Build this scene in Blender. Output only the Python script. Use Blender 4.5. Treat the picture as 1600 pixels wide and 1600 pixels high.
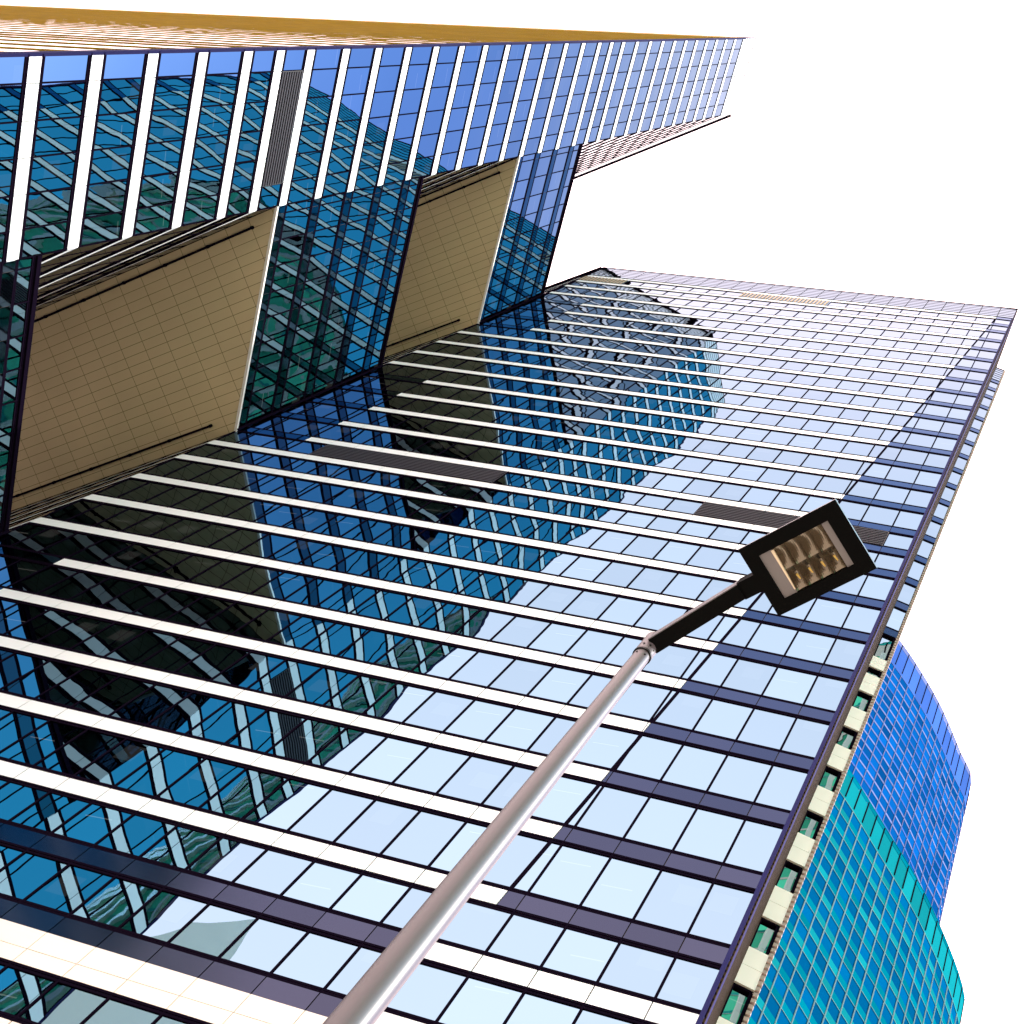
import bpy, math, random
from mathutils import Vector, Matrix
random.seed(7)
for o in list(bpy.data.objects): bpy.data.objects.remove(o)
S = bpy.context.scene
COL = S.collection
# ------------------------------------------------------------------ camera
R = [[0.9274137, 0.1513854, -0.3420326], [-0.0360346, 0.9463428, 0.3211492], [0.3722974, -0.2855132, 0.8831064]]
cd = bpy.data.cameras.new('camera'); cam = bpy.data.objects.new('camera', cd); COL.objects.link(cam)
cd.sensor_width = 36.0; cd.lens = 52.455; cd.clip_start = 0.05; cd.clip_end = 6000
cam.matrix_world = Matrix([[R[0][0], -R[0][1], -R[0][2], 0], [R[1][0], -R[1][1], -R[1][2], 0],
                           [R[2][0], -R[2][1], -R[2][2], 1.6], [0, 0, 0, 1]])
S.camera = cam
# ------------------------------------------------------------------ sky, sun, exposure
SUN_AZ, SUN_EL = 82.0, 44.0
W = bpy.data.worlds.new('World'); S.world = W; W.use_nodes = True
nt = W.node_tree; nt.nodes.clear()
N = nt.nodes.new
def L(a, b, t=None): (t or nt).links.new(a, b)
out = N('ShaderNodeOutputWorld'); bg = N('ShaderNodeBackground'); bg.inputs[1].default_value = 0.1
sky = N('ShaderNodeTexSky'); sky.sky_type = 'NISHITA'; sky.sun_disc = False
sky.sun_elevation = math.radians(SUN_EL); sky.sun_rotation = math.radians(SUN_AZ)
sky.air_density = 1.3; sky.dust_density = 1.0; sky.ozone_density = 2.0
tc = N('ShaderNodeTexCoord'); dot = N('ShaderNodeVectorMath'); dot.operation = 'DOT_PRODUCT'
VA, VE = math.radians(62), math.radians(50)      # the blue gap in the thin white cloud veil
dot.inputs[1].default_value = (math.sin(VA)*math.cos(VE), math.cos(VA)*math.cos(VE), math.sin(VE))
nz = N('ShaderNodeTexNoise'); nz.inputs['Scale'].default_value = 1.6; nz.inputs['Detail'].default_value = 5
mr = N('ShaderNodeMapRange'); mr.interpolation_type = 'SMOOTHSTEP'
mr.inputs['From Min'].default_value = 0.855; mr.inputs['From Max'].default_value = 0.975
mr.inputs['To Min'].default_value = 1.0; mr.inputs['To Max'].default_value = 0.0
ad = N('ShaderNodeMath'); ad.operation = 'MULTIPLY_ADD'; ad.inputs[1].default_value = 0.08
sb = N('ShaderNodeMath'); sb.operation = 'SUBTRACT'; sb.inputs[1].default_value = 0.04
mx = N('ShaderNodeMix'); mx.data_type = 'RGBA'
mx.inputs[7].default_value = (25.0, 18.8, 18.6, 1)
L(tc.outputs['Generated'], dot.inputs[0]); L(tc.outputs['Generated'], nz.inputs['Vector'])
L(nz.outputs['Fac'], ad.inputs[0]); L(dot.outputs['Value'], ad.inputs[2]); L(ad.outputs[0], sb.inputs[0])
L(sb.outputs[0], mr.inputs['Value']); L(mr.outputs['Result'], mx.inputs[0])
tint = N('ShaderNodeMix'); tint.data_type = 'RGBA'; tint.blend_type = 'MULTIPLY'; tint.inputs[0].default_value = 1
tint.inputs[7].default_value = (1.5, 1.7, 2.6, 1); L(sky.outputs[0], tint.inputs[6]); L(tint.outputs[2], mx.inputs[6]); mx2 = N('ShaderNodeMix'); mx2.data_type = 'RGBA'; mx2.inputs[7].default_value = (2.0, 18.5, 24.0, 1)   # cyan patch added to the unseen south-east sky to tint double reflections
dot2 = N('ShaderNodeVectorMath'); dot2.operation = 'DOT_PRODUCT'; VB, VF = math.radians(108), math.radians(52)
dot2.inputs[1].default_value = (math.sin(VB)*math.cos(VF), math.cos(VB)*math.cos(VF), math.sin(VF))
mr2 = N('ShaderNodeMapRange'); mr2.interpolation_type = 'SMOOTHSTEP'; mr2.inputs['From Min'].default_value = 0.915; mr2.inputs['From Max'].default_value = 0.97
mr2.inputs['To Max'].default_value = 0.95
ad2 = N('ShaderNodeMath'); ad2.operation = 'MULTIPLY_ADD'; ad2.inputs[1].default_value = 0.08
L(tc.outputs['Generated'], dot2.inputs[0]); L(nz.outputs['Fac'], ad2.inputs[0]); L(dot2.outputs['Value'], ad2.inputs[2])
L(ad2.outputs[0], mr2.inputs['Value']); L(mr2.outputs['Result'], mx2.inputs[0]); mx2.inputs[6].default_value = (25.0, 18.8, 18.6, 1)
L(mx2.outputs[2], mx.inputs[7]); L(mx.outputs[2], bg.inputs[0]); L(bg.outputs[0], out.inputs[0])
sl = bpy.data.lights.new('sun', 'SUN'); sl.energy = 3.2; sl.angle = math.radians(0.5); sl.color = (1, 0.94, 0.84)
so = bpy.data.objects.new('sun', sl); COL.objects.link(so)
a, e = math.radians(SUN_AZ), math.radians(SUN_EL)
so.rotation_euler = Vector((math.sin(a)*math.cos(e), math.cos(a)*math.cos(e), math.sin(e))).to_track_quat('Z', 'Y').to_euler()
so.location = (60, 0, 80)
S.view_settings.view_transform = 'Standard'; S.view_settings.look = 'None'
S.view_settings.gamma = 1; S.view_settings.exposure = 1.0
S.render.engine = 'CYCLES'
S.cycles.max_bounces = 10; S.cycles.glossy_bounces = 8; S.cycles.diffuse_bounces = 3
S.cycles.caustics_reflective = False; S.cycles.blur_glossy = 0.0

# ------------------------------------------------------------------ materials
def mat(name, col, rough=0.6, metal=0.0, noise=0.0, nscale=1.0, spec=0.5, joints=None):
    m = bpy.data.materials.new(name); m.use_nodes = True; t = m.node_tree
    p = t.nodes['Principled BSDF']
    p.inputs['Base Color'].default_value = (*col, 1); p.inputs['Roughness'].default_value = rough
    p.inputs['Metallic'].default_value = metal; p.inputs['Specular IOR Level'].default_value = spec
    if noise:
        c = t.nodes.new('ShaderNodeTexCoord'); n = t.nodes.new('ShaderNodeTexNoise')
        n.inputs['Scale'].default_value = nscale; n.inputs['Detail'].default_value = 6
        r = t.nodes.new('ShaderNodeMapRange'); r.inputs['To Min'].default_value = 1-noise; r.inputs['To Max'].default_value = 1+noise
        v = t.nodes.new('ShaderNodeMix'); v.data_type = 'RGBA'; v.blend_type = 'MULTIPLY'; v.inputs[0].default_value = 1
        v.inputs[6].default_value = (*col, 1)
        L(c.outputs['Object'], n.inputs['Vector'], t); L(n.outputs['Fac'], r.inputs['Value'], t)
        L(r.outputs[0], v.inputs[7], t); L(v.outputs[2], p.inputs['Base Color'], t)
    return m
def glass(name, col, amp=0.0024, pil=0.0035, rough=0.0, var=0.1, scale=0.55, edge=(1, 1, 1), lights=0.0):
    """coated mirror glass; every pane is a little bowed and warped"""
    m = bpy.data.materials.new(name); m.use_nodes = True; t = m.node_tree; n = t.nodes.new
    p = t.nodes['Principled BSDF']; p.inputs['Metallic'].default_value = 1; p.inputs['Roughness'].default_value = rough
    p.inputs['Specular Tint'].default_value = (*edge, 1)
    c = n('ShaderNodeTexCoord'); uv = n('ShaderNodeUVMap'); uv.uv_map = 'UVMap'
    at = n('ShaderNodeAttribute'); at.attribute_name = 'pane'
    sep = n('ShaderNodeSeparateXYZ'); L(uv.outputs[0], sep.inputs[0], t)
    sc = n('ShaderNodeSeparateColor'); L(at.outputs['Color'], sc.inputs[0], t)
    def mth(op, a, b=None, cc=None):
        q = n('ShaderNodeMath'); q.operation = op
        for k, v in enumerate((a, b, cc)):
            if v is None: continue
            if isinstance(v, (int, float)): q.inputs[k].default_value = v
            else: L(v, q.inputs[k], t)
        return q.outputs[0]
    x2 = mth('MULTIPLY', sep.outputs[0], sep.outputs[0]); y2 = mth('MULTIPLY', sep.outputs[1], sep.outputs[1])
    ra = mth('MULTIPLY_ADD', sc.outputs[0], 2*pil, -0.6*pil); rb = mth('MULTIPLY_ADD', sc.outputs[1], 2*pil, -0.8*pil)
    h1 = mth('ADD', mth('MULTIPLY', x2, ra), mth('MULTIPLY', y2, rb))
    sep2 = n('ShaderNodeVectorMath'); sep2.operation = 'MULTIPLY_ADD'; sep2.inputs[1].default_value = (40, 40, 40)
    L(at.outputs['Color'], sep2.inputs[0], t); L(c.outputs['Object'], sep2.inputs[2], t)
    ns = n('ShaderNodeTexNoise'); ns.inputs['Scale'].default_value = scale; ns.inputs['Detail'].default_value = 1.5
    ns.inputs['Roughness'].default_value = 0.4
    L(sep2.outputs[0], ns.inputs['Vector'], t)
    h = mth('ADD', h1, mth('MULTIPLY', ns.outputs['Fac'], amp*2.2))
    b = n('ShaderNodeBump'); b.inputs['Strength'].default_value = 1; b.inputs['Distance'].default_value = 1
    L(h, b.inputs['Height'], t); L(b.outputs[0], p.inputs['Normal'], t)
    mr = n('ShaderNodeMapRange'); mr.inputs['To Min'].default_value = 1-var; mr.inputs['To Max'].default_value = 1+var
    L(sc.outputs[2], mr.inputs['Value'], t)
    v = n('ShaderNodeMix'); v.data_type = 'RGBA'; v.blend_type = 'MULTIPLY'; v.inputs[0].default_value = 1
    v.inputs[6].default_value = (*col, 1); L(mr.outputs[0], v.inputs[7], t); L(v.outputs[2], p.inputs['Base Color'], t)
    if lights:      # a few ceiling luminaires shining through the coating
        def absd(a, b): return mth('ABSOLUTE', mth('SUBTRACT', a, b))
        u0 = mth('MULTIPLY_ADD', sc.outputs[1], 0.5, -0.25); v0 = mth('MULTIPLY_ADD', sc.outputs[0], 1.4, -0.2)
        sl_ = mth('MULTIPLY_ADD', mth('SUBTRACT', sep.outputs[0], u0), 0.10, v0)
        k1 = mth('MULTIPLY', mth('LESS_THAN', absd(sep.outputs[0], u0), 0.42), mth('LESS_THAN', absd(sep.outputs[1], sl_), 0.022))
        k2 = mth('MULTIPLY', mth('LESS_THAN', absd(sep.outputs[0], u0), 0.33), mth('LESS_THAN', absd(sep.outputs[1], v0), 0.45))
        on1 = mth('GREATER_THAN', sc.outputs[2], 0.72); on2 = mth('LESS_THAN', sc.outputs[2], 0.22)
        em = mth('ADD', mth('MULTIPLY', mth('MULTIPLY', k1, on1), lights), mth('MULTIPLY', mth('MULTIPLY', k2, on2), lights*0.16))
        p.inputs['Emission Color'].default_value = (1, 0.97, 0.9, 1); L(em, p.inputs['Emission Strength'], t)
    return m
M = {}
M['glass'] = glass('mirror_glass', (0.145, 0.235, 0.30), amp=0.0012, pil=0.0019, edge=(0.50, 0.54, 0.60), var=0.08, lights=0.05)
M['white'] = mat('white_panel', (0.70, 0.76, 0.77), 0.45, noise=0.06, nscale=0.3)
M['grey'] = glass('shade_grey_spandrel', (0.034, 0.038, 0.058), rough=0.15, var=0.12, edge=(0.42, 0.5, 0.66))  # dark tone stands in for bands the sun leaves unlit
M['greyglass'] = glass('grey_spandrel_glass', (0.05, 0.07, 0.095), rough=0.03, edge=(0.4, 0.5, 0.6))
M['frame'] = mat('black_frame', (0.005, 0.003, 0.008), 0.8, spec=0.0)
M['joint'] = mat('dark_backing', (0.03, 0.02, 0.015), 0.8)
M['slat'] = mat('louvre_slat', (0.035, 0.035, 0.045), 0.7, spec=0.1)
M['slatgold'] = mat('louvre_bronze', (0.28, 0.19, 0.06), 0.5)
M['bronze'] = mat('bronze_panel', (0.50, 0.30, 0.0), 0.5, noise=0.25, nscale=0.6)
M['brown'] = mat('brown_slat', (0.022, 0.013, 0.004), 0.8, spec=0.05)
M['pink'] = mat('ribbed_cladding', (0.45, 0.34, 0.29), 0.6, noise=0.15, nscale=1.0)
M['stone'] = mat('veined_stone', (0.80, 0.73, 0.64), 0.5, noise=0.05, nscale=0.4)
M['core'] = mat('dark_core', (0.02, 0.02, 0.022), 0.9)
M['roof'] = mat('roof_gravel', (0.3, 0.29, 0.27), 0.9, noise=0.2, nscale=1)
M['trim'] = mat('white_trim', (0.8, 0.78, 0.74), 0.4)
M['black'] = mat('black_lacquer', (0.004, 0.004, 0.004), 0.5, spec=0.2)

# ------------------------------------------------------------------ mesh builder
class MB:
    def __init__(s): s.v = []; s.f = []; s.uv = []; s.pc = []; s.mi = []
    def poly(s, pts, uv=None, pc=None, mi=0):
        i = len(s.v); s.v += [tuple(p) for p in pts]; s.f.append(tuple(range(i, i+len(pts))))
        s.uv.append(uv or [(0, 0)]*len(pts)); s.pc.append(pc or (0.3, 0.4, 0.5)); s.mi.append(mi)
    def hexa(s, a, b, mi=0):
        """a, b: two quads (4 points each), facing loops; closes the six-sided solid"""
        s.poly(a[::-1], mi=mi); s.poly(b, mi=mi)
        for k in range(4):
            j = (k+1) % 4; s.poly([a[k], a[j], b[j], b[k]], mi=mi)
    def box(s, x0, x1, y0, y1, z0, z1, mi=0):
        s.hexa([(x0, y0, z0), (x1, y0, z0), (x1, y1, z0), (x0, y1, z0)], [(x0, y0, z1), (x1, y0, z1), (x1, y1, z1), (x0, y1, z1)], mi)
    def tube(s, p0, p1, r0, r1, n=24, cap=True, mi=0):
        p0, p1 = Vector(p0), Vector(p1); d = (p1-p0).normalized()
        u = d.orthogonal().normalized(); w = d.cross(u); A = []; B = []
        for k in range(n):
            q = 2*math.pi*k/n; c = u*math.cos(q)+w*math.sin(q); A.append(p0+c*r0); B.append(p1+c*r1)
        for k in range(n): j = (k+1) % n; s.poly([A[k], A[j], B[j], B[k]], mi=mi)
        if cap: s.poly(A[::-1], mi=mi); s.poly(B, mi=mi)
    def build(s, name, mats, parent=None, smooth=False):
        me = bpy.data.meshes.new(name); me.from_pydata(s.v, [], s.f)
        for m in (mats if isinstance(mats, (list, tuple)) else [mats]): me.materials.append(m)
        me.polygons.foreach_set('material_index', s.mi)
        ul = me.uv_layers.new(name='UVMap'); flat = [c for f in s.uv for p in f for c in p]; ul.data.foreach_set('uv', flat)
        ca = me.color_attributes.new('pane', 'FLOAT_COLOR', 'CORNER'); cc = []
        for f, c in zip(s.f, s.pc): cc += [c[0], c[1], c[2], 1.0]*len(f)
        ca.data.foreach_set('color', cc)
        if smooth: me.polygons.foreach_set('use_smooth', [True]*len(s.f))
        me.update()
        o = bpy.data.objects.new(name, me); COL.objects.link(o)
        if parent:
            o.parent = parent
            if parent.type == 'EMPTY': o.matrix_parent_inverse = Matrix.Translation(-parent.location)
        return o
def tag(o, label=None, cat=None, group=None, kind=None):
    for k, v in (('label', label), ('category', cat), ('group', group), ('kind', kind)):
        if v: o[k] = v
    return o
def empty(name, loc, label, cat, group=None):
    o = bpy.data.objects.new(name, None); COL.objects.link(o); o.location = loc
    o.empty_display_size = 1; tag(o, label, cat, group); return o
def rc(): return (random.random(), random.random(), random.random())

D = 22.0; H0 = 1.6
class Wall:
    """vertical wall from p0 to p1 (plan, in units of D); outward normal n"""
    def __init__(w, p0, p1, seed_out, off=None):
        w.p0 = Vector(p0)*D; w.p1 = Vector(p1)*D; w.t = (w.p1-w.p0).normalized(); w.len = (w.p1-w.p0).length
        n = Vector((w.t.y, -w.t.x)); w.n = n if n.dot(Vector(seed_out)) > 0 else -n
        w.off = off or (lambda s, z: 0.0)
    def pt(w, s, o, z):
        o = o + w.off(s, z); q = w.p0 + w.t*s + w.n*o; return (q.x, q.y, z)
    def face(w, mb, pts, o, pane=False, mi=0):
        q = [w.pt(s, o, z) for s, z in pts]
        # orient outward
        a = Vector(q[1])-Vector(q[0]); b = Vector(q[-1])-Vector(q[0]); nn = a.cross(b)
        uv = None
        if pane:
            cx = sum(p[0] for p in pts)/len(pts); cz = sum(p[1] for p in pts)/len(pts); uv = [(s-cx, z-cz) for s, z in pts]
        if nn.dot(Vector((w.n.x, w.n.y, 0))) < 0: q = q[::-1]; uv = uv[::-1] if uv else None
        mb.poly(q, uv, rc() if pane else None, mi)
    def solid(w, mb, pts, o0, o1, mi=0):
        """prism over polygon pts (s,z) between offsets o0<o1, open at the back"""
        w.face(mb, pts, o1, pane=True, mi=mi); n = len(pts)
        for k in range(n):
            (s0, z0), (s1, z1) = pts[k], pts[(k+1) % n]
            mb.poly([w.pt(s0, o0, z0), w.pt(s1, o0, z1), w.pt(s1, o1, z1), w.pt(s0, o1, z0)], mi=mi)
    def bar(w, mb, s0, s1, z0, z1, o0, o1, mi=0):
        w.solid(mb, [(s0, z0), (s1, z0), (s1, z1), (s0, z1)], o0, o1, mi)
def clip(poly, a, b, c):
    """keep the part of poly where a*s+b*z+c >= 0"""
    r = []
    for k in range(len(poly)):
        p, q = poly[k], poly[(k+1) % len(poly)]; dp = a*p[0]+b*p[1]+c; dq = a*q[0]+b*q[1]+c
        if dp >= 0: r.append(p)
        if dp*dq < 0:
            t = dp/(dp-dq); r.append((p[0]+t*(q[0]-p[0]), p[1]+t*(q[1]-p[1])))
    return r if len(r) > 2 else None
def Z(z): return z*D + H0
BH = 0.0320   # height of a spandrel band

def shrink(cell, g):
    cx = sum(p[0] for p in cell)/len(cell); cz = sum(p[1] for p in cell)/len(cell)
    return [(p[0]+(g if p[0] < cx else -g), p[1]) for p in cell]
def row(w, lo, hi, grid, sp, wb, fr, pick, crease=None, rail=0.20, mull=0.058, gauge=0.032, skip=None, gd=-0.025, ledge=None):
    """one storey of curtain wall: panels lo..lo+BH and panes up to hi (z in D units)"""
    z0, z1, z2 = Z(lo), Z(lo+BH), Z(hi)
    # spandrel panels over a dark backing
    if sp is not None:
        b4 = [(grid[0], z0), (grid[-1], z0), (grid[-1], z1), (grid[0], z1)]
        for c in ((clip(b4, *[-q for q in crease]), clip(b4, *crease)) if crease else (b4,)):
            if c: w.face(sp[0], c, -0.03, mi=0)
        for a, b in zip(grid[:-1], grid[1:]):
            cells = [[(a, z0), (b, z0), (b, z1), (a, z1)]]
            if crease:
                cells = [c for c in (clip(cells[0], *[-q for q in crease]), clip(cells[0], *crease)) if c]
            for c in cells:
                w.solid(sp[0], shrink(c, gauge*0.5), -0.03, 0.008, mi=pick(w, sum(p[0] for p in c)/len(c), z0))
    if ledge:      # a thin projecting ledge under the panels
        w.bar(ledge[0], grid[0], grid[-1], z0-0.12, z0-0.01, -0.02, ledge[1], mi=ledge[2])
    # panes
    if z2-z1 > 0.3:
        for a, b in zip(grid[:-1], grid[1:]):
            c0 = [(a, z1), (b, z1), (b, z2), (a, z2)]
            if skip and skip(w, (a+b)/2, z0): continue
            cells = [c0]
            if crease: cells = [c for c in (clip(c0, *[-q for q in crease]), clip(c0, *crease)) if c]
            for c in cells: w.face(wb, c, gd, pane=True)
        for a in (grid if mull else []): w.bar(fr, a-mull/2, a+mull/2, z1, z2, gd, 0.006)
        if crease:
            A, B, C = crease; sa = -(B*z1+C)/A; sb_ = -(B*z2+C)/A
            if grid[0] < sa < grid[-1] and sb_ < grid[-1]:
                w.solid(fr, [(sa-0.05, z1), (sa+0.05, z1), (sb_+0.05, z2), (sb_-0.05, z2)], -0.07, 0.004)
        # twin rails with a thin gap
        for zz, sgn in ((z1, 1), (z2, -1)):
            for k in (0, 1):
                q0 = zz + sgn*(0.004+k*rail*0.55); q1 = zz + sgn*(0.004+k*rail*0.55+rail*0.42)
                b4 = [(grid[0], min(q0, q1)), (grid[-1], min(q0, q1)), (grid[-1], max(q0, q1)), (grid[0], max(q0, q1))]
                for c in ((clip(b4, *[-q for q in crease]), clip(b4, *crease)) if crease else (b4,)):
                    if c: w.solid(fr, c, gd, 0.012-0.008*k)
def prism(mb, plan, z0, z1, mi=0, bottom=True):
    n = len(plan); P = [(x*D, y*D) for x, y in plan]
    for k in range(n):
        a, b = P[k], P[(k+1) % n]; mb.poly([(a[0], a[1], z0), (b[0], b[1], z0), (b[0], b[1], z1), (a[0], a[1], z1)], mi=mi)
    mb.poly([(x, y, z1) for x, y in P], mi=mi)
    if bottom: mb.poly([(x, y, z0) for x, y in P][::-1], mi=mi)
def inset(plan, d):
    """shrink a plan polygon by d (D units)"""
    n = len(plan); area = sum(plan[k][0]*plan[(k+1) % n][1]-plan[(k+1) % n][0]*plan[k][1] for k in range(n)); sg = 1 if area > 0 else -1
    out_ = []
    for k in range(n):
        p0, p1, p2 = Vector(plan[k-1]), Vector(plan[k]), Vector(plan[(k+1) % n])
        e0, e1 = (p1-p0).normalized(), (p2-p1).normalized()
        n0 = Vector((-e0.y, e0.x))*sg; n1 = Vector((-e1.y, e1.x))*sg
        bis = (n0+n1).normalized(); q = p1 + bis*(d/max(0.25, bis.dot(n0))); out_.append((q.x, q.y))
    return out_

# ================================================================== GROUND
g = MB(); g.box(-2500, 2500, -2500, 2500, -1, 0)
tag(g.build('plaza_ground', mat('stone_paving', (0.30, 0.27, 0.22), 0.8, noise=0.12, nscale=0.3)), kind='structure')

# ================================================================== THE OFFICE TOWER
bd = math.radians(102.74577); dd = math.radians(155.63889)
tb = (math.cos(bd), math.sin(bd)); td = (math.cos(dd), math.sin(dd))
I = (-1.889, 1.0); AR = (-0.2690, 1.0); A3L = (-0.3150, 1.2275); A3R = (-0.2845, 1.2354)
Cc = (-1.6866, 0.1035); Dc = (-1.7655, 0.4525)
def along(p, t, l): return (p[0]+t[0]*l, p[1]+t[1]*l)
Ee = along(I, td, 1.3); De = along(Dc, td, 1.3); Ab = along(A3R, tb, 0.85)
main_plan = [I, AR, A3L, A3R, Ab, (-3.3, Ab[1]), Ee]
front_plan = [Cc, Dc, De, (-6.4, De[1]), (-6.4, Cc[1])]
tower = empty('office_tower', (-20, 30, 0), 'tall mirror glass tower with white floor bands, a projecting wing and tan soffits', 'office tower')

# levels: lower edge of every band
LA = [-0.02, 0.148, 0.314, 0.481, 0.648, 0.815, 0.975, 1.146, 1.2795] + [2.744-0.1668*k for k in range(8, -1, -1)] + [2.877, 3.010] \
     + [3.010+0.1648*k for k in range(1, 15)] + [5.444, 5.572]
TA = 5.81
LB = [-0.02, 0.148, 0.314, 0.481, 0.648, 0.815, 0.975, 1.146, 1.2795] + [2.751-0.1668*k for k in range(8, -1, -1)] + [2.881, 3.012] \
     + [3.012+0.1655*k for k in range(1, 13)] + [5.128, 5.261] + [5.261+0.1646*k for k in range(1, 12)]
TB = 7.31
# crease on the main facade: world x = CX0 + CM*(z)
def crease_x(z): return (-0.5465+0.0527*((z-H0)/D-1.41))*D
# on wall A s = x - I.x*D ; crease: s - crease_s(z) >= 0
cm = 0.0527; c0 = -0.5465*D - 0.0527*D*1.41 - 0.0527*H0 - I[0]*D
CRE = (1.0, -cm, -c0)
TILT = math.tan(math.radians(1.4))
def offA(s, z):
    q = (s-cm*z-c0)/math.sqrt(1+cm*cm)
    return -TILT*q*min(1.0, (z-Z(1.29))/18.0) if q > 0 and z > Z(1.29) else 0.0
wA = Wall(I, AR, (0, -1), offA)
gA = sorted([0.0] + [(-0.785+0.0656*k+1.889)*D for k in range(-16, 8)] + [wA.len])
gA = [x for x in gA if 0 <= x <= wA.len+1e-6]
wB = Wall(Cc, Dc, (1, 0.2)); gB = [x*D for x in (0, 0.049, 0.1125, 0.176, 0.2405, 0.304)] + [wB.len]
wL = Wall(Dc, I, (1, 0.2)); n8 = 8
gL = [0.0] + [0.020*D+0.0649*D*k for k in range(0, 9)]; gL = [x for x in gL if x < wL.len-0.3] + [wL.len]
wC = Wall((-6.4, Cc[1]), Cc, (0, -1)); gC = [wC.len-1.42*k for k in range(int(wC.len/1.42)+1)][::-1]; gC[0] = 0.0
wD = Wall(Dc, De, (0.4, 0.9)); gD = [1.47*k for k in range(int(wD.len/1.47)+1)]+[wD.len]
wE = Wall(I, Ee, (-0.4, -0.9)); gE = gD
w3 = Wall(A3L, A3R, (0.2, -1)); g3 = [0, w3.len]
VOID = [(2.1755, 3.000), (3.785, 4.497), (5.105, 99)]
LINKS = [(-0.08, 2.1755), (3.000, 3.785), (4.497, 5.105)]
# which panel: 0 backing 1 white 2 shaded grey 3 grey glass 4 bronze
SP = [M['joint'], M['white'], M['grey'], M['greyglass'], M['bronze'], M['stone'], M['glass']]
def in_link(z): return any(a-0.02 <= z <= b for a, b in LINKS)
def pickA(w, s, z):
    zz = (z-H0)/D; x = s+I[0]*D
    if zz < 1.10: return 5
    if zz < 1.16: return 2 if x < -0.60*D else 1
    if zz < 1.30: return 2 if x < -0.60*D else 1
    if s - cm*(z+0.3) - c0 > 0: return 2  # past the crease: shade of the tilted part put into the panel colour
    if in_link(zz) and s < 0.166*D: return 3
    return 1
def pick_b(w, s, z): return 1
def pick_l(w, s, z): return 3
def pick_c(w, s, z): return 4
louv = []                    # louvre panels: (wall, s0, s1, z0, z1, material)
def sA(x): return (x-I[0])*D
LV = [(wA, sA(-1.6378), sA(-1.1786), 2.911, 3.010, 'slat'), (wA, sA(-0.7194), sA(-0.3258), 2.911, 3.010, 'slat'),
      (wA, sA(-1.2442), sA(-0.9162), 5.478, 5.572, 'slatgold'), (wA, 0.15, sA(-1.7034), 5.478, 5.572, 'slatgold'),
      (wB, gB[1], gB[5], 2.915, 3.012, 'slat')]
def mk_skip(lo):
    def f(w, s, z):
        return any(w is q[0] and q[1]-0.01 < s < q[2]+0.01 and abs(q[3]-BH-lo) < 0.006 for q in LV)
    return f
def crown(w, grid, z0, z1, n, sp, fr, mi):
    h = (Z(z1)-Z(z0))/n
    w.face(sp, [(grid[0], Z(z0)), (grid[-1], Z(z0)), (grid[-1], Z(z1)), (grid[0], Z(z1))], -0.05, mi=0)
    for k in range(n):
        a = Z(z0)+h*k
        for s0, s1 in zip(grid[:-1], grid[1:]):
            w.solid(sp, [(s0+0.03, a+h*0.32), (s1-0.03, a+h*0.32), (s1-0.03, a+h), (s0+0.03, a+h)], -0.05, 0.03, mi=mi)
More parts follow.
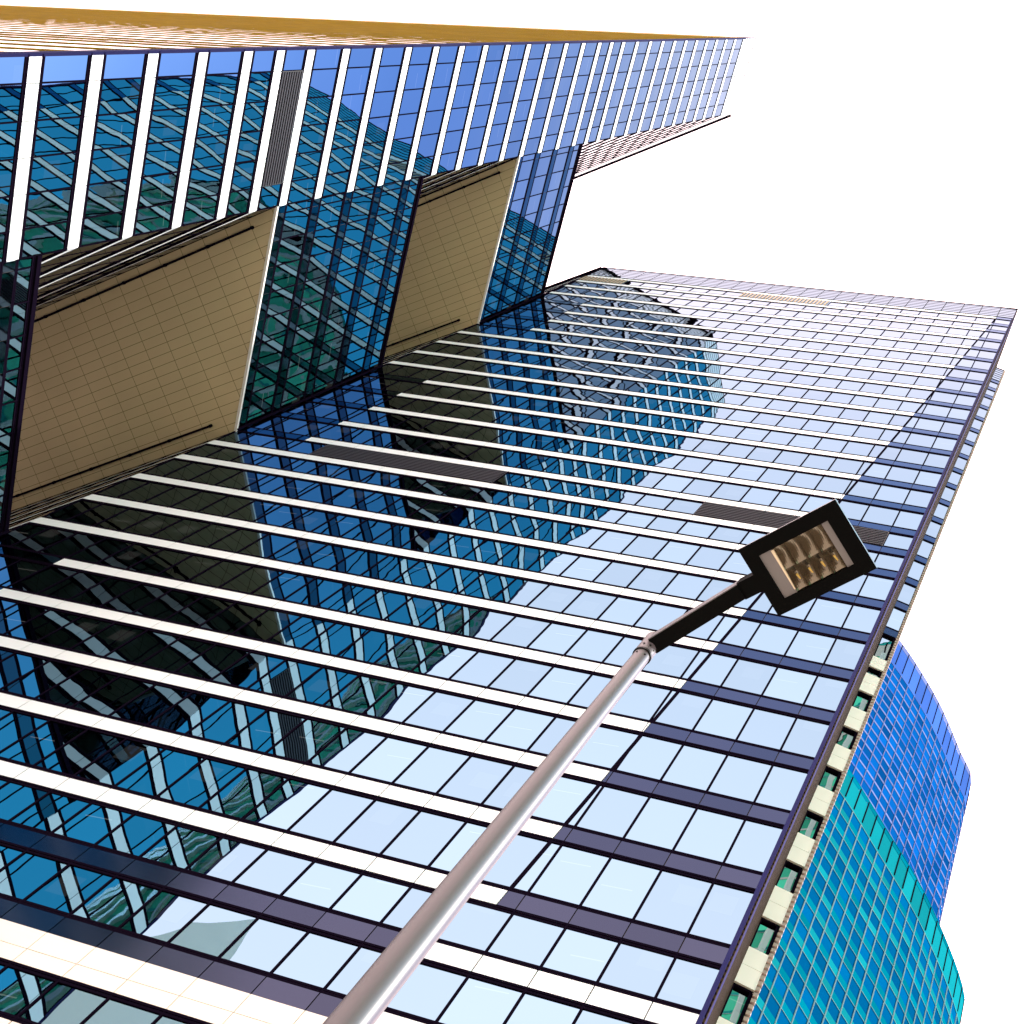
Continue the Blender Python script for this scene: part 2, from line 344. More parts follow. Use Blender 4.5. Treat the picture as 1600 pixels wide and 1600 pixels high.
# --- main wing storeys
for i, lo in enumerate(LA):
    top = i == len(LA)-1
    hi = LA[i+1] if not top else lo+BH
    sp, wb, fr = MB(), MB(), MB()
    c = CRE if lo > 1.30 else None
    if abs(lo-1.146) < 1e-6:      # stone storey: window, stone course with a joint, dark panels
        for (za, zb) in ((1.010, 1.0200), ): pass
        row(wA, lo, hi, gA, (sp,), wb, fr, pickA)
        for za, zb in ((1.088, 1.1115), (1.1125, 1.1455)):
            for a_, b_ in zip(gA[:-1], gA[1:]): wA.solid(sp, [(a_+0.01, Z(za)), (b_-0.01, Z(za)), (b_-0.01, Z(zb)), (a_+0.01, Z(zb))], -0.06, 0.012, mi=5)
    elif abs(lo-0.975) < 1e-6:
        row(wA, lo, 1.088, gA, (sp,), wb, fr, pickA)
    else:
        row(wA, lo, hi, gA, (sp,), wb, fr, pickA, crease=c)
    eb, ef = MB(), MB(); row(wE, lo, hi, gE, (sp,), eb, ef, pick_b, gd=-0.012, rail=0.25, ledge=(ef, 0.018, 0))
    lb, lf = MB(), MB(); nb, nf_ = MB(), MB()
    for a_, b_ in LINKS:           # link storeys between the wings share the floor
        if lo+BH > a_+0.005 and lo < b_-0.01:
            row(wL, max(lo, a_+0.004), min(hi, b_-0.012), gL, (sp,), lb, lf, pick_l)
    # narrow bay behind the right edge: cream stone low down, grey panels higher
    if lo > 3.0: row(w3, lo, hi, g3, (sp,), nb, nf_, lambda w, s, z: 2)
    else:
        z0, z1 = (lo-0.045, lo+0.040) if lo < 2.8 else (lo-0.055, lo-0.003)
        zn = (LA[i+1]-0.045) if LA[i+1] < 2.8 else (LA[i+1]-0.055 if LA[i+1] < 3.0 else LA[i+1])
        for k, (p, q) in enumerate(((z0, (z0+z1)/2-0.0004), ((z0+z1)/2+0.0004, z1))):
            w3.solid(sp, [(0, Z(p)), (w3.len, Z(p)), (w3.len, Z(q)), (0, Z(q))], -0.05, 0.05, mi=5)
        w3.face(nb, [(0, Z(z1)), (w3.len, Z(z1)), (w3.len, Z(zn)), (0, Z(zn))], -0.12, pane=True)
        for zz in (Z(z1)+0.05, Z(zn)-0.05): w3.bar(nf_, 0, w3.len, zz-0.05, zz+0.05, -0.12, -0.02)
        w3.bar(nf_, 0, 0.10, Z(z1)+0.11, Z(zn)-0.11, -0.12, -0.0); w3.bar(nf_, w3.len-0.12, w3.len, Z(z1)+0.11, Z(zn)-0.11, -0.12, -0.0)
    if top:
        crown(wA, gA, lo+BH+0.002, TA-0.006, 6, sp, fr, 6)
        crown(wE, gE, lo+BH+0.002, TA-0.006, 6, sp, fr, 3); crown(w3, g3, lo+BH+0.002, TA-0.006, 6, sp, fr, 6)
    sp.build('spandrel_band', SP, tower)
    for nm, gb, fb_ in (('window_band', wb, fr), ('recess_window_band', eb, ef), ('link_window_band', lb, lf), ('narrow_window', nb, nf_)):
        if gb.f:
            ob = gb.build(nm, M['glass'], tower); fb_.build('frame', M['frame'], ob)
# --- front wing storeys
for i, lo in enumerate(LB):
    top = i == len(LB)-1
    hi = LB[i+1] if not top else lo+BH
    sp, wb, fr = MB(), MB(), MB()
    row(wB, lo, hi, gB, (sp,), wb, fr, pick_b)
    row(wD, lo, hi, gD, (sp,), wb, fr, pick_b, gd=-0.012, rail=0.25, ledge=(fr, 0.045, 0))
    row(wC, lo, hi, gC, (sp,), wb, fr, pick_c, gd=-0.006, mull=0, rail=0.1, ledge=(sp, 0.036, 4))
    if top:
        for w, gg, mi in ((wB, gB, 1), (wD, gD, 1), (wC, gC, 4)): crown(w, gg, lo+BH+0.002, TB-0.006, 6, sp, fr, mi)
    sp.build('spandrel_band', SP, tower)
    if wb.f:
        ob = wb.build('window_band', M['glass'], tower); fr.build('frame', M['frame'], ob)
# --- louvres
for w, s0, s1, z0, z1, mm in LV:
    mb = MB(); a_, b_ = Z(z0)+0.05, Z(z1)-0.05
    w.face(mb, [(s0, a_), (s1, a_), (s1, b_), (s0, b_)], 0.012, mi=1)
    if mm == 'slat':
        n = 9; p = (b_-a_)/n
        for k in range(n): w.solid(mb, [(s0+0.04, a_+p*k), (s1-0.04, a_+p*k), (s1-0.04, a_+p*k+p*0.5), (s0+0.04, a_+p*k+p*0.5)], -0.02, 0.06, mi=0)
    else:
        n = int((s1-s0)/0.30); p = (s1-s0)/n
        for k in range(n): w.solid(mb, [(s0+p*k, a_), (s0+p*k+p*0.5, a_), (s0+p*k+p*0.5, b_), (s0+p*k, b_)], -0.02, 0.05, mi=0)
    mb.build('louvre_panel', [M[mm], M['black'] if mm == 'slat' else M['greyglass']], tower)
# --- solid bodies behind the skins
mb = MB(); prism(mb, inset(main_plan, 0.012), -0.5, Z(TA)-0.3); mb.build('main_core', M['core'], tower)
mb = MB(); prism(mb, inset(front_plan, 0.012), -0.5, Z(TB)-0.3); mb.build('wing_core', M['core'], tower)
# back walls that no picture of this place shows up close: plain storey bands
def backwall(p0, p1, outd, top, name):
    w = Wall(p0, p1, outd); mb = MB(); z = 0.0
    gg = [0, w.len]
    while z < Z(top)-3:
        w.face(mb, [(0, z), (w.len, z), (w.len, z+0.75), (0, z+0.75)], 0.0, mi=0)
        w.face(mb, [(0, z+0.75), (w.len, z+0.75), (w.len, z+3.66), (0, z+3.66)], 0.0, pane=True, mi=1); z += 3.66
    mb.build(name, [M['white'], M['glass']], tower)
backwall(Ab, (-3.3, Ab[1]), (0, 1), TA, 'rear_wall'); backwall((-3.3, Ab[1]), Ee, (-1, 0), TA, 'rear_wall')
backwall(De, (-6.4, De[1]), (0, 1), TB, 'rear_wall'); backwall((-6.4, De[1]), (-6.4, Cc[1]), (-1, 0), TB, 'rear_wall')
# --- ribbed side walls at the right edge
for p0, p1, outd, mm, pitch in ((AR, A3L, (1, 0.2), 'brown', 0.24), (A3R, Ab, (1, 0.2), 'pink', 0.30), (A3R, (A3R[0]+0.0065, A3R[1]+0.0005), (0.2, -1), 'pink', 0.30)):
    w = Wall(p0, p1, outd); mb = MB(); z = 0.0
    w.face(mb, [(0, 0), (w.len, 0), (w.len, Z(TA)), (0, Z(TA))], -0.04, mi=1)
    while z < Z(TA)-pitch:
        w.solid(mb, [(0.0, z), (w.len, z), (w.len, z+pitch*0.6), (0.0, z+pitch*0.6)], -0.04, 0.05, mi=0); z += pitch
    mb.build('side_cladding', [M[mm], M['black']], tower)
# vertical fins closing the glass at the right edge
mb = MB(); wA.bar(mb, wA.len-0.12, wA.len+0.0, 0.1, Z(TA), -0.4, 0.02); mb.build('corner_fin', mat('blue_fin', (0.02, 0.02, 0.09), 0.8, spec=0.05), tower)
# --- parapets and roofs
def parapet(plan, z, name):
    mb = MB(); n = len(plan); ins = inset(plan, 0.02); o = inset(plan, -0.003)
    for k in range(n):
        a_, b_ = o[k], o[(k+1) % n]; c_, d_ = ins[(k+1) % n], ins[k]
        q = [(x*D, y*D) for x, y in (a_, b_, c_, d_)]
        mb.hexa([(x, y, z) for x, y in q], [(x, y, z+0.14) for x, y in q])
    P = [(x*D, y*D, z-0.2) for x, y in ins]; mb.poly(P, mi=1)
    mb.build(name, [M['frame'], M['roof']], tower)
parapet(main_plan, Z(TA)-0.12, 'parapet'); parapet(front_plan, Z(TB)-0.12, 'parapet')
mb = MB(); wD.bar(mb, 0.3, wD.len, Z(TB)-0.3, Z(TB)+0.05, -0.05, 0.28); mb.build('roof_fascia', M['frame'], tower); mb = MB(); wE.bar(mb, 0.2, wE.len, Z(TA)-0.3, Z(TA)+0.05, -0.05, 0.18); mb.build('roof_fascia', M['frame'], tower)
# --- links between the wings: soffits, roofs, corner posts, rails
LD = 1.13
link_plan = [Dc, I, along(I, td, LD), along(Dc, td, LD)]
soff = mat('tan_soffit', (0.62, 0.50, 0.29), 0.55, noise=0.22, nscale=0.18)
soffj = mat('soffit_joint', (0.10, 0.07, 0.015), 0.8)
nd = Vector((-td[1], td[0])); nd = nd if nd.y > 0 else -nd      # from the D wall towards the E wall
for k, (za, zb) in enumerate(LINKS):
    if k:
        mb = MB(); zz = Z(za)
        P = [(x*D, y*D) for x, y in link_plan]
        mb.poly([(x, y, zz+0.02) for x, y in P][::-1], mi=1)
        # panels 1.51 x 0.523 m laid along the wings
        U = Vector(td); O = Vector(Dc)*D; width = (Vector(I)-Vector(Dc)).dot(nd)*D
        pu, pv = 0.0686*D, 0.0238*D
        nu, nv = int(LD*D/pu)+6, int(width/pv)+1
        # the front edge slants: clip the grid to the link plan
        pl = [Vector(p)*D for p in link_plan]
        ar = sum(pl[q].x*pl[(q+1) % 4].y-pl[(q+1) % 4].x*pl[q].y for q in range(4)); sg = 1 if ar > 0 else -1
        for iu in range(-6, nu):
            for iv in range(nv):
                u0, u1, v0, v1 = iu*pu+0.012+0.3, (iu+1)*pu-0.012+0.3, iv*pv+0.011, (iv+1)*pv-0.011
                c = [O+U*u+nd*v for u, v in ((u0, v0), (u1, v0), (u1, v1), (u0, v1))]; c = [(p.x, p.y) for p in c]
                for q in range(4):
                    if not c: break
                    e = pl[(q+1) % 4]-pl[q]; nx, ny = -e.y*sg, e.x*sg; c = clip(c, nx, ny, -(nx*pl[q].x+ny*pl[q].y))
                if not c: continue
                ar2 = sum(c[q][0]*c[(q+1) % len(c)][1]-c[(q+1) % len(c)][0]*c[q][1] for q in range(len(c)))
                if abs(ar2) < 0.02: continue
                c = c if ar2 < 0 else c[::-1]
                mb.poly([(x, y, zz) for x, y in c], mi=0)
        so_ = mb.build('soffit', [soff, soffj], tower)
        for dist, u0 in ((0.022, 0.075), (0.101, 0.03)):
            r = MB(); s0 = O+nd*dist*D+U*(u0*D+ (0.0 if dist < .05 else 0.10*D)); s1 = O+nd*dist*D+U*(LD*D-0.5)
            if dist > .05: s0 = O+nd*((Vector(I)-Vector(Dc)).dot(nd)-0.032)*D+U*0.06*D*0; 
            if dist > .05:
                wv = (Vector(I)-Vector(Dc)).dot(nd)-0.032
                ulink = (Vector(I)-Vector(Dc)).dot(U)
                s0 = O+nd*wv*D+U*(ulink+0.055)*D; s1 = O+nd*wv*D+U*(ulink+LD-0.05)*D
            dv = (s1-s0).normalized(); pv_ = Vector((-dv.y, dv.x))*0.06
            q = [s0-pv_, s1-pv_, s1+pv_, s0+pv_]
            r.hexa([(p.x, p.y, zz-0.10) for p in q], [(p.x, p.y, zz-0.02) for p in q])
            m_ = int((s1-s0).length/2.9)
            for j in range(m_+1):
                c = s0+dv*(0.1+2.9*j); r.tube((c.x, c.y, zz-0.16), (c.x, c.y, zz), 0.09, 0.09, 10)
            r.build('rail', M['frame'], so_)
        # white lip on the front edge
        mb = MB(); wL.bar(mb, -0.02, wL.len+0.0, zz-0.05, zz+0.09, -0.05, 0.10); mb.build('edge_trim', M['trim'], tower)
    # top edge: black fascia and flat roof
    mb = MB(); wL.bar(mb, 0, wL.len, Z(zb)-0.26, Z(zb), -0.10, 0.09)
    P = [(x*D, y*D) for x, y in inset(link_plan, 0.004)]; mb.poly([(x, y, Z(zb)-0.02) for x, y in P], mi=1)
    mb.build('link_roof', [M['frame'], M['roof']], tower)
    mb = MB(); prism(mb, inset(link_plan, 0.010), Z(za)+0.03, Z(zb)-0.04); mb.build('link_core', M['core'], tower)
    if zb < 90:
        w = Wall(link_plan[2], link_plan[3], (-1, 0)); mb = MB(); z = Z(za)+0.03
        w.face(mb, [(0, z), (w.len, z), (w.len, Z(zb)-0.03), (0, Z(zb)-0.03)], 0.0, pane=True); mb.build('link_back_glass', M['glass'], tower)
# dark post in the inner corner
for za, zb in LINKS:
    mb = MB(); p = Vector(I)*D+Vector((0.10, -0.10)); mb.box(p.x-0.05, p.x+0.05, p.y-0.05, p.y+0.05, max(0, Z(za)), Z(zb)); mb.build('corner_post', M['frame'], tower)
# dark blue glazing edge where the end wall meets the front of the projecting wing
mb = MB(); wB.bar(mb, -0.04, 0.10, 0.1, Z(TB), -0.2, 0.012); mb.build('corner_fin', mat('dark_blue_fin', (0.01, 0.01, 0.05), 0.8, spec=0.05), tower)
mb = MB(); wA.bar(mb, 0.0, 0.16, Z(5.105), Z(TA), -0.2, 0.05); mb.build('corner_fin', M['frame'], tower)

# ================================================================== FAR CURVED TOWERS
def curve_pts(P, step):
    """resample a smooth plan curve through P at equal steps"""
    n = len(P)-1
    def ev(t):
        k = min(int(t), n-1); u = t-k; p = [Vector(P[max(0, min(n, k+j))]) for j in (-1, 0, 1, 2)]
        return 0.5*((2*p[1])+(-p[0]+p[2])*u+(2*p[0]-5*p[1]+4*p[2]-p[3])*u*u+(-p[0]+3*p[1]-3*p[2]+p[3])*u**3)
    q = [ev(n*j/600) for j in range(601)]; r = [q[0]]; acc = 0
    for a_, b_ in zip(q[:-1], q[1:]):
        acc += (b_-a_).length
        if acc >= step: r.append(b_); acc = 0
    r.append(q[-1]); return r
def far_tower(name, P, top, fh, bay, sph, mg, ms, mf, crown_h, label, cat, ms2=None, lobes=None, zmin=0, mw=0.055):
    pts = curve_pts(P, bay); t = empty(name, (pts[0].x, pts[0].y, 0), label, cat)
    cen = lobes
    def seg_faces(mb, z0, z1, pane, d, mi=0, pickmi=None):
        for a_, b_ in zip(pts[:-1], pts[1:]):
            e = (b_-a_).normalized(); n = Vector((e.y, -e.x)); 
            if n.dot(cen-a_) > 0: n = -n
            q = [(a_.x+n.x*d, a_.y+n.y*d, z0), (b_.x+n.x*d, b_.y+n.y*d, z0), (b_.x+n.x*d, b_.y+n.y*d, z1), (a_.x+n.x*d, a_.y+n.y*d, z1)]
            w = (b_-a_).length/2; h = (z1-z0)/2; uv = [(-w, -h), (w, -h), (w, h), (-w, h)]
            nn = (Vector(q[1])-Vector(q[0])).cross(Vector(q[3])-Vector(q[0]))
            if nn.dot(Vector((n.x, n.y, 0))) < 0: q = q[::-1]; uv = uv[::-1]
            mb.poly(q, uv, rc(), pickmi() if pickmi else mi)
    zt = top-crown_h; nf = int((zt-zmin)/fh)
    for k in range(nf):
        z0 = zt-(k+1)*fh
        if z0 < 0: break
        wb, sp, fr = MB(), MB(), MB()
        seg_faces(sp, z0, z0+sph, True, 0.04, pickmi=(lambda: 1 if random.random() < 0.3 else 0))
        seg_faces(wb, z0+sph, z0+fh, True, 0.0)
        for q in pts:
            e = mw; d = (q-cen).normalized()*0.10
            fr.box(q.x+d.x-e, q.x+d.x+e, q.y+d.y-e, q.y+d.y+e, z0+0.02, z0+fh-0.02)
        seg_faces(fr, z0+fh-0.07, z0+fh-0.01, False, 0.10)
        sp.build('spandrel_band', [ms, ms2 or ms], t); ob = wb.build('window_band', mg, t); fr.build('mullions', mf, ob)
    # lower storeys, hidden behind the office tower, as one plain wall down to the street
    lo = zt-nf*fh
    if lo > 0.5:
        mb = MB(); seg_faces(mb, 0, lo-0.03, True, 0.0); mb.build('lower_wall', mg, t)
    mb = MB(); seg_faces(mb, zt, top-crown_h*0.16, True, 0.05); seg_faces(mb, top-crown_h*0.16+0.05, top, True, 0.07, mi=1)
    cb = mb.build('crown_glazing', [ms2 or ms, ms], t)
    mb = MB()
    for q in pts[::1]:
        d = (q-cen).normalized(); c = q+d*0.10; e = 0.07; mb.box(c.x-e, c.x+e, c.y-e, c.y+e, zt+crown_h*0.1, top-0.3)
    mb.build('crown_fins', M['frame'], cb)
    mb = MB(); P2 = [q+(cen-q).normalized()*0.3 for q in pts]
    poly = [(q.x, q.y) for q in P2]
    for a_, b_ in zip(poly, poly[1:]+poly[:1]): mb.poly([(a_[0], a_[1], 0), (b_[0], b_[1], 0), (b_[0], b_[1], top-0.4), (a_[0], a_[1], top-0.4)])
    mb.poly([(x, y, top-0.4) for x, y in poly]); mb.build('core', mf if False else M['core'], t)
    mb = MB()
    for a_, b_ in zip(pts[:-1], pts[1:]):
        ca, cb_ = (cen-a_).normalized(), (cen-b_).normalized()
        q = [a_-ca*0.12, b_-cb_*0.12, b_+cb_*0.4, a_+ca*0.4]
        mb.hexa([(p.x, p.y, top) for p in q], [(p.x, p.y, top+0.12) for p in q])
    mb.build('parapet', ms, t)
    return t
def fg(name, col, rough, metal, var, spec=0.5):
    m = glass(name, col, amp=0.004, pil=0.006, rough=rough, var=var)
    m.node_tree.nodes['Principled BSDF'].inputs['Metallic'].default_value = metal
    m.node_tree.nodes['Principled BSDF'].inputs['Specular IOR Level'].default_value = 0.0
    return m
bl_g = fg('blue_glass', (0.001, 0.052, 0.20), 0.25, 0.0, 0.35); bl_s = fg('lavender_spandrel', (0.10, 0.14, 0.30), 0.4, 0.0, 0.2)
bl_s2 = fg('blue_spandrel', (0.03, 0.085, 0.30), 0.3, 0.0, 0.2); bl_m = mat('violet_mullion', (0.11, 0.14, 0.28), 0.6, spec=0.0)
k = 1.45
BLP = [(-24.2*k, 70.5*k), (-20.9*k, 73.8*k), (-17.4*k, 77.4*k), (-14.6*k, 80.7*k), (-11.1*k, 85.6*k), (-7.8*k, 91.6*k), (-5.85*k, 95.7*k), (-7.6*k, 103*k), (-15*k, 112*k), (-27*k, 112*k), (-36*k, 100*k), (-34*k, 82*k)]
far_tower('blue_glass_tower', BLP, 188*k+1.6, 3.05, 2.1, 0.55, bl_g, bl_s, bl_m, 11.0,
          'deep blue curved glass tower with lavender floor lines, standing behind the teal one', 'office tower', ms2=bl_s2, lobes=Vector((-22*k, 95*k)), zmin=60)
te_g = fg('teal_tower_glass', (0.0, 0.062, 0.165), 0.25, 0.0, 0.22); te_s = fg('teal_spandrel', (0.0, 0.115, 0.165), 0.3, 0.0, 0.2)
te_s2 = fg('bright_teal_spandrel', (0.003, 0.15, 0.18), 0.3, 0.0, 0.2); te_m = mat('pale_teal_mullion', (0.14, 0.25, 0.27), 0.6, spec=0.0)
TEP = [(-29.5, 77.0), (-24.0, 81.0), (-19.0, 85.9), (-14.3, 92.1), (-7.9, 101.0), (-2.48, 111.8), (-3.2, 116.0), (-10, 122), (-24, 118), (-36, 104), (-38, 86)]
far_tower('teal_glass_tower', TEP, 166.6, 3.3, 1.75, 1.25, te_g, te_s, te_m, 6.0,
          'bright teal curved glass tower at the bottom right, in front of the deep blue tower', 'office tower', ms2=te_s2, lobes=Vector((-20, 103)), zmin=20)

# ================================================================== BUILDINGS BEHIND THE CAMERA (seen in the glass)
gr_g = fg('green_glass', (0.12, 0.80, 0.42), 0.15, 0.0, 0.5); gr_s = fg('green_spandrel', (0.03, 0.40, 0.30), 0.3, 0.0, 0.4)
gr_m = mat('cream_mullion', (0.95, 0.92, 0.70), 0.5)
GRP = [(26*math.cos(math.radians(q))+31, 24*math.sin(math.radians(q))-47) for q in range(0, 361, 24)]
far_tower('green_glass_tower', GRP, 213.0, 3.6, 2.4, 0.6, gr_g, gr_s, gr_m, 5.0,
          'oval green glass tower with cream mullions, seen only mirrored in the office tower glass', 'office tower', lobes=Vector((31, -47)), zmin=0, mw=0.26, ms2=fg('cream_spandrel', (0.85, 0.8, 0.6), 0.4, 0.0, 0.1))
# cream stone building with a pitched front
st = empty('stone_building', (-52, -26, 0), 'cream stone building with a slanted gable roof and arched windows, mirrored at the bottom left', 'building')
cs = mat('cream_stone', (0.93, 0.92, 0.84), 0.6, noise=0.08, nscale=0.3); gs = mat('grey_stone', (0.5, 0.52, 0.46), 0.6, noise=0.08, nscale=0.4); ye = mat('ochre_frame', (0.55, 0.36, 0.08), 0.5)
mb = MB()
st.rotation_euler.z = math.radians(-40)
X0, X1, Y0, Y1 = -80.0, -52.0, -58.0, -26.0
prof = [(X1, 76.0), (X1-2.4, 89.0), (X1-7.0, 80.0), (X1-15.0, 66.0), (X0, 62.0)]
front = [(X1, 0), (X0, 0)] + [(x, h) for x, h in prof[::-1]]
mb.poly([(x, Y1, z) for x, z in front][::-1], mi=0); mb.poly([(x, Y0, z) for x, z in front], mi=0)
for (xa, ha), (xb, hb) in zip(prof[:-1], prof[1:]): mb.poly([(xa, Y0, ha), (xa, Y1, ha), (xb, Y1, hb), (xb, Y0, hb)], mi=0)
mb.poly([(X1, Y0, 0), (X1, Y1, 0), (X1, Y1, 76), (X1, Y0, 76)], mi=1); mb.poly([(X0, Y0, 0), (X0, Y1, 0), (X0, Y1, 62), (X0, Y0, 62)][::-1], mi=1)
mb.build('wall', [cs, gs], st)
for fl in range(6):
    for j in range(6):
        mb = MB(); z0 = 30+fl*7.0; cx = X0+2.8+4.5*j; pts = [(cx-1.4, z0), (cx+1.4, z0), (cx+1.4, z0+3)]
        pts += [(cx+1.4*math.cos(math.radians(q)), z0+3+1.4*math.sin(math.radians(q))) for q in range(15, 180, 15)] + [(cx-1.4, z0+3)]
        if z0+5 > 61: continue
        mb.poly([(x, Y1+0.05, z) for x, z in pts][::-1], mi=0)
        o1 = mb.build('arched_window', gs if (fl+j) % 3 else M['glass'], st)
        fb = MB(); n = len(pts)
        for q in range(n):
            a_, b_ = pts[q], pts[(q+1) % n]
            def ex(p): v = Vector((p[0]-cx, p[1]-z0-2)); return (p[0]+v.x*0.16, p[1]+v.y*0.16)
            c_, d_ = ex(b_), ex(a_)
            fb.hexa([(a_[0], Y1+0.02, a_[1]), (b_[0], Y1+0.02, b_[1]), (c_[0], Y1+0.02, c_[1]), (d_[0], Y1+0.02, d_[1])],
                    [(a_[0], Y1+0.3, a_[1]), (b_[0], Y1+0.3, b_[1]), (c_[0], Y1+0.3, c_[1]), (d_[0], Y1+0.3, d_[1])])
        fb.build('frame', ye, o1)
for fl in range(9):
    mb = MB(); z0 = 10+fl*7.5
    for j in range(12): mb.box(X1+0.0, X1+0.12, Y0+1+2.6*j, Y0+3.2+2.6*j, z0, z0+5.6)
    mb.build('side_window_row', M['greyglass'], st)

# ================================================================== STREET LAMP
lamp = empty('street_lamp', (-1.83, 3.03, 0), 'slim silver street lamp with a black rectangular lamp head on a short arm', 'street lamp')
silver = mat('painted_silver', (0.082, 0.074, 0.080), 0.42, spec=0.35, metal=0.0, noise=0.05, nscale=6)
zt = H0+6.72
mb = MB(); px, py = -1.835, 3.045
mb.tube((px, py, 0.0), (px, py, zt-0.10), 0.098, 0.0415, 64, cap=False)
post = mb.build('post', silver, lamp, smooth=True)
mb = MB(); mb.tube((px, py, 0), (px, py, 0.03), 0.2, 0.2, 40); mb.build('base_plate', silver, lamp)
mb = MB(); mb.tube((px, py, zt-0.12), (px, py, zt-0.105), 0.0490, 0.0490, 48); mb.build('collar_ring', M['black'], lamp)
mb = MB(); mb.tube((px, py, zt-0.105), (px, py, zt+0.10), 0.0475, 0.0475, 48); mb.tube((px, py, zt+0.10), (px, py, zt+0.125), 0.0475, 0.030, 48)
for dz, ang in ((-0.06, -60), (-0.06, -20), (-0.06, -100)):
    a_ = math.radians(ang); mb.tube((px+0.046*math.cos(a_), py+0.046*math.sin(a_), zt+dz), (px+0.051*math.cos(a_), py+0.051*math.sin(a_), zt+dz), 0.006, 0.006, 10, mi=1)
mb.build('sleeve', [silver, M['black']], lamp)
for dz, ang in ((-0.14, -110), (-0.14, -50)):
    mb = MB(); a_ = math.radians(ang); mb.tube((px+0.040*math.cos(a_), py+0.040*math.sin(a_), zt+dz-0.02), (px+0.0455*math.cos(a_), py+0.0455*math.sin(a_), zt+dz-0.02), 0.005, 0.005, 10); mb.build('screw', M['black'], lamp)
hd = Vector((0.447, -0.334)).normalized(); hn = Vector((0.313, -0.232)); hn = Vector((-hd.y, hd.x))   # hn: across the head
hz = H0+6.9
A0 = Vector((-1.464, 2.514)); A1 = Vector((-1.017, 2.180)); A2_ = Vector((-0.785, 2.493)); A3_ = Vector((-1.229, 2.827))
bk = mat('black_head', (0.003, 0.003, 0.003), 0.8, spec=0.05)
arm_end = (A0+A3_)/2
def obox(mb, c, u, v, hu, hv, z0, z1, mi=0):
    q = [c-u*hu-v*hv, c+u*hu-v*hv, c+u*hu+v*hv, c-u*hu+v*hv]
    mb.hexa([(p.x, p.y, z0) for p in q], [(p.x, p.y, z1) for p in q], mi)
mb = MB(); s0 = Vector((px, py))+hd*0.035; mid = (s0+arm_end)/2; ln = (arm_end-s0).length/2
za = hz-0.04
q = lambda c, hw, z: [(c.x-hn.x*hw, c.y-hn.y*hw, z), (c.x+hn.x*hw, c.y+hn.y*hw, z)]
def arm_seg(mb, c0_, c1_, hw, z0, z1, h):
    a_ = q(c0_, hw, z0); b_ = q(c0_, hw, z0+h); c_ = q(c1_, hw, z1); d_ = q(c1_, hw, z1+h)
    mb.hexa([a_[0], a_[1], b_[1], b_[0]], [c_[0], c_[1], d_[1], d_[0]])
arm_seg(mb, s0, arm_end-hd*0.10, 0.040, zt-0.03, hz-0.01, 0.085); mb.build('arm', [bk], lamp)
mb = MB(); arm_seg(mb, s0+hd*0.0, arm_end-hd*0.10, 0.036, zt+0.056, hz+0.076, 0.012); 
arm_seg(mb, s0+hn*(-0.043), arm_end-hd*0.10+hn*(-0.043), 0.0025, zt-0.028, hz-0.008, 0.08); mb.build('arm_cover', silver, lamp)
mb = MB(); obox(mb, arm_end-hd*0.05, hd, hn, 0.055, 0.047, hz+0.002, hz+0.088); mb.build('bracket', bk, lamp)
# head: shallow box with a rectangular opening, chamfered top
head = MB(); cen = (A0+A1+A2_+A3_)/4; hu, hv = 0.279, 0.195
W0 = [Vector((-1.362, 2.530)), Vector((-1.042, 2.294)), Vector((-0.891, 2.495)), Vector((-1.211, 2.731))]
wc = (W0[0]+W0[1]+W0[2]+W0[3])/4; wu, wv_ = 0.1990, 0.1255
o4 = [cen-hd*hu-hn*hv, cen+hd*hu-hn*hv, cen+hd*hu+hn*hv, cen-hd*hu+hn*hv]
i4 = [wc-hd*wu-hn*wv_, wc+hd*wu-hn*wv_, wc+hd*wu+hn*wv_, wc-hd*wu+hn*wv_]
t4 = [cen-hd*(hu-.055)-hn*(hv-.055), cen+hd*(hu-.055)-hn*(hv-.055), cen+hd*(hu-.055)+hn*(hv-.055), cen-hd*(hu-.055)+hn*(hv-.055)]
for kk in range(4):
    j = (kk+1) % 4
    head.poly([(o4[kk].x, o4[kk].y, hz), (i4[kk].x, i4[kk].y, hz), (i4[j].x, i4[j].y, hz), (o4[j].x, o4[j].y, hz)])
    head.poly([(o4[kk].x, o4[kk].y, hz), (o4[j].x, o4[j].y, hz), (o4[j].x, o4[j].y, hz+0.014), (o4[kk].x, o4[kk].y, hz+0.014)], mi=1)
    head.poly([(o4[kk].x, o4[kk].y, hz+0.014), (o4[j].x, o4[j].y, hz+0.014), (t4[j].x, t4[j].y, hz+0.11), (t4[kk].x, t4[kk].y, hz+0.11)], mi=1)
    head.poly([(i4[kk].x, i4[kk].y, hz), (i4[j].x, i4[j].y, hz), (i4[j].x, i4[j].y, hz+0.085), (i4[kk].x, i4[kk].y, hz+0.085)])
head.poly([(p.x, p.y, hz+0.11) for p in t4], mi=1)
head.poly([(p.x, p.y, hz+0.085) for p in i4][::-1])
hobj = head.build('lamp_head', [bk, mat('head_side', (0.10, 0.09, 0.09), 0.35)], lamp)
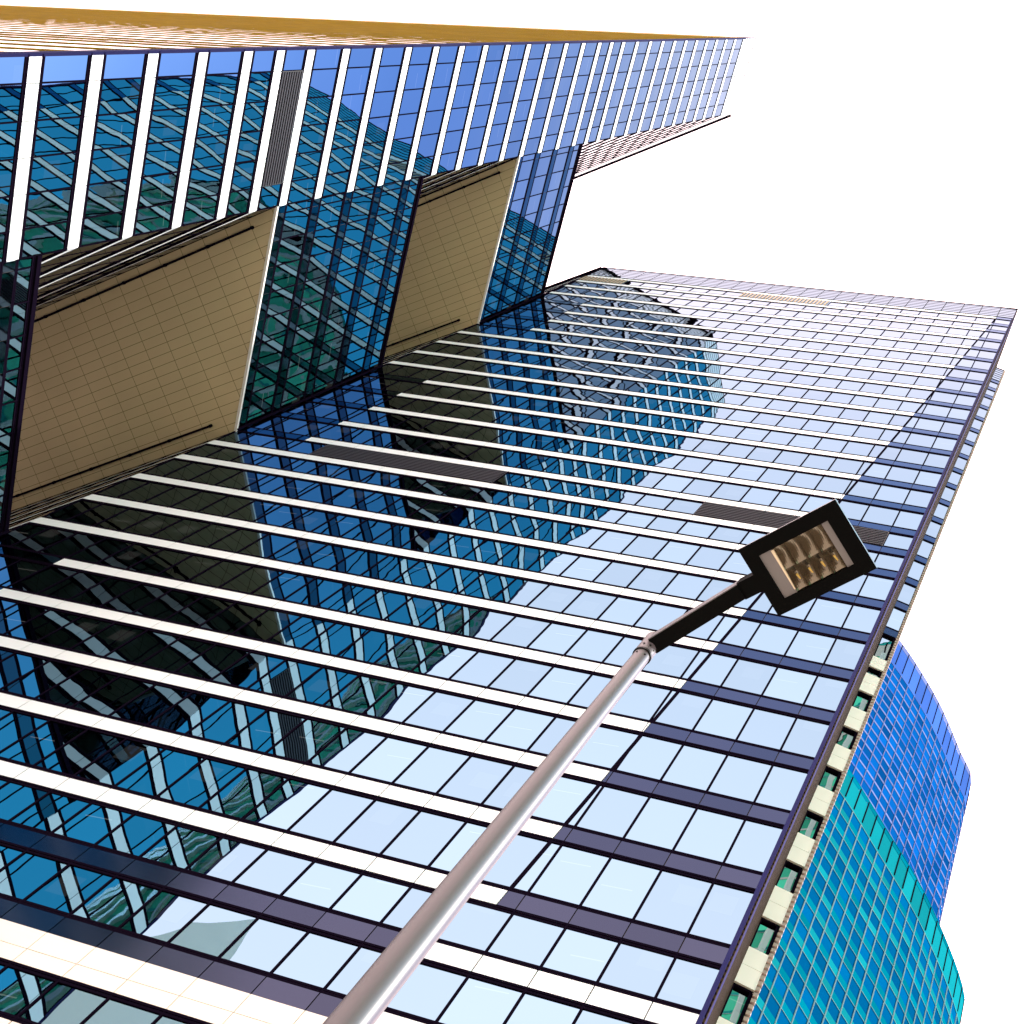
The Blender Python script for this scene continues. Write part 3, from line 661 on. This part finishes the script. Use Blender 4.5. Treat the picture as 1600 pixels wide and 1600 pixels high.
# reflector: 4 x 2 curved scoops
rf = MB(); n1 = 10
u0, u1 = -0.62*wu, 0.80*wu
cw = (u1-u0)/4
for a_ in range(4):
    for b_ in range(2):
        ua, ub = u0+cw*a_, u0+cw*(a_+1); va, vb = (-wv_*0.97, 0.0) if b_ == 0 else (0.0, wv_*0.97)
        for i1 in range(n1):
            for i2 in range(n1):
                q_ = []
                for (x, y) in ((i1, i2), (i1+1, i2), (i1+1, i2+1), (i1, i2+1)):
                    fx, fy = x/n1, y/n1
                    hh = 0.055*(1-(2*fx-1)**2)**0.8*(0.45+0.55*math.sin(math.pi*min(1, fy*0.9+0.1)))
                    skew = 0.25*(fy-0.5)*fx
                    hh *= 1 - 0.5*abs(fy-0.35) + skew
                    P_ = wc+hd*(ua+(ub-ua)*fx)+hn*(va+(vb-va)*fy); q_.append((P_.x, P_.y, hz+0.016+hh))
                rf.poly(q_)
rf.build('reflector', mat('brushed_reflector', (0.26, 0.22, 0.17), 0.25, metal=1.0), hobj, smooth=True)
mb = MB(); obox(mb, wc-hd*(wu*0.81), hd, hn, wu*0.185, wv_*0.985, hz+0.012, hz+0.03)
obox(mb, wc+hd*(wu*0.90), hd, hn, wu*0.095, wv_*0.985, hz+0.012, hz+0.03); mb.build('end_plate', mat('matt_aluminium', (0.20, 0.18, 0.18), 0.5, metal=0.2), hobj)
for a_ in range(4):
    mb = MB(); P_ = wc+hd*(u0+cw*(a_+0.6))+hn*(wv_*0.35); mb.tube((P_.x, P_.y, hz+0.018), (P_.x+hn.x*0.03, P_.y+hn.y*0.03, hz+0.03), 0.006, 0.004, 12)
    mb.build('bulb', mat('amber_glass', (0.75, 0.50, 0.12), 0.15), hobj)
mb = MB(); c_ = wc-hd*(wu*0.645)
q4 = [c_-hn*(wv_*0.95)-hd*0.003, c_+hn*(wv_*0.85)-hd*0.002, c_+hn*(wv_*0.85)+hd*0.004, c_-hn*(wv_*0.95)+hd*0.012]
mb.hexa([(p.x, p.y, hz+0.010) for p in q4], [(p.x, p.y, hz+0.02) for p in q4]); mb.build('reflector_edge', mat('polished_edge', (0.85, 0.70, 0.50), 0.3), hobj)
# clear cover glass
gm = bpy.data.materials.new('cover_glass'); gm.use_nodes = True; p_ = gm.node_tree.nodes['Principled BSDF']
p_.inputs['Transmission Weight'].default_value = 1; p_.inputs['Roughness'].default_value = 0.02; p_.inputs['IOR'].default_value = 1.02; p_.inputs['Base Color'].default_value = (0.95, 0.95, 0.95, 1)
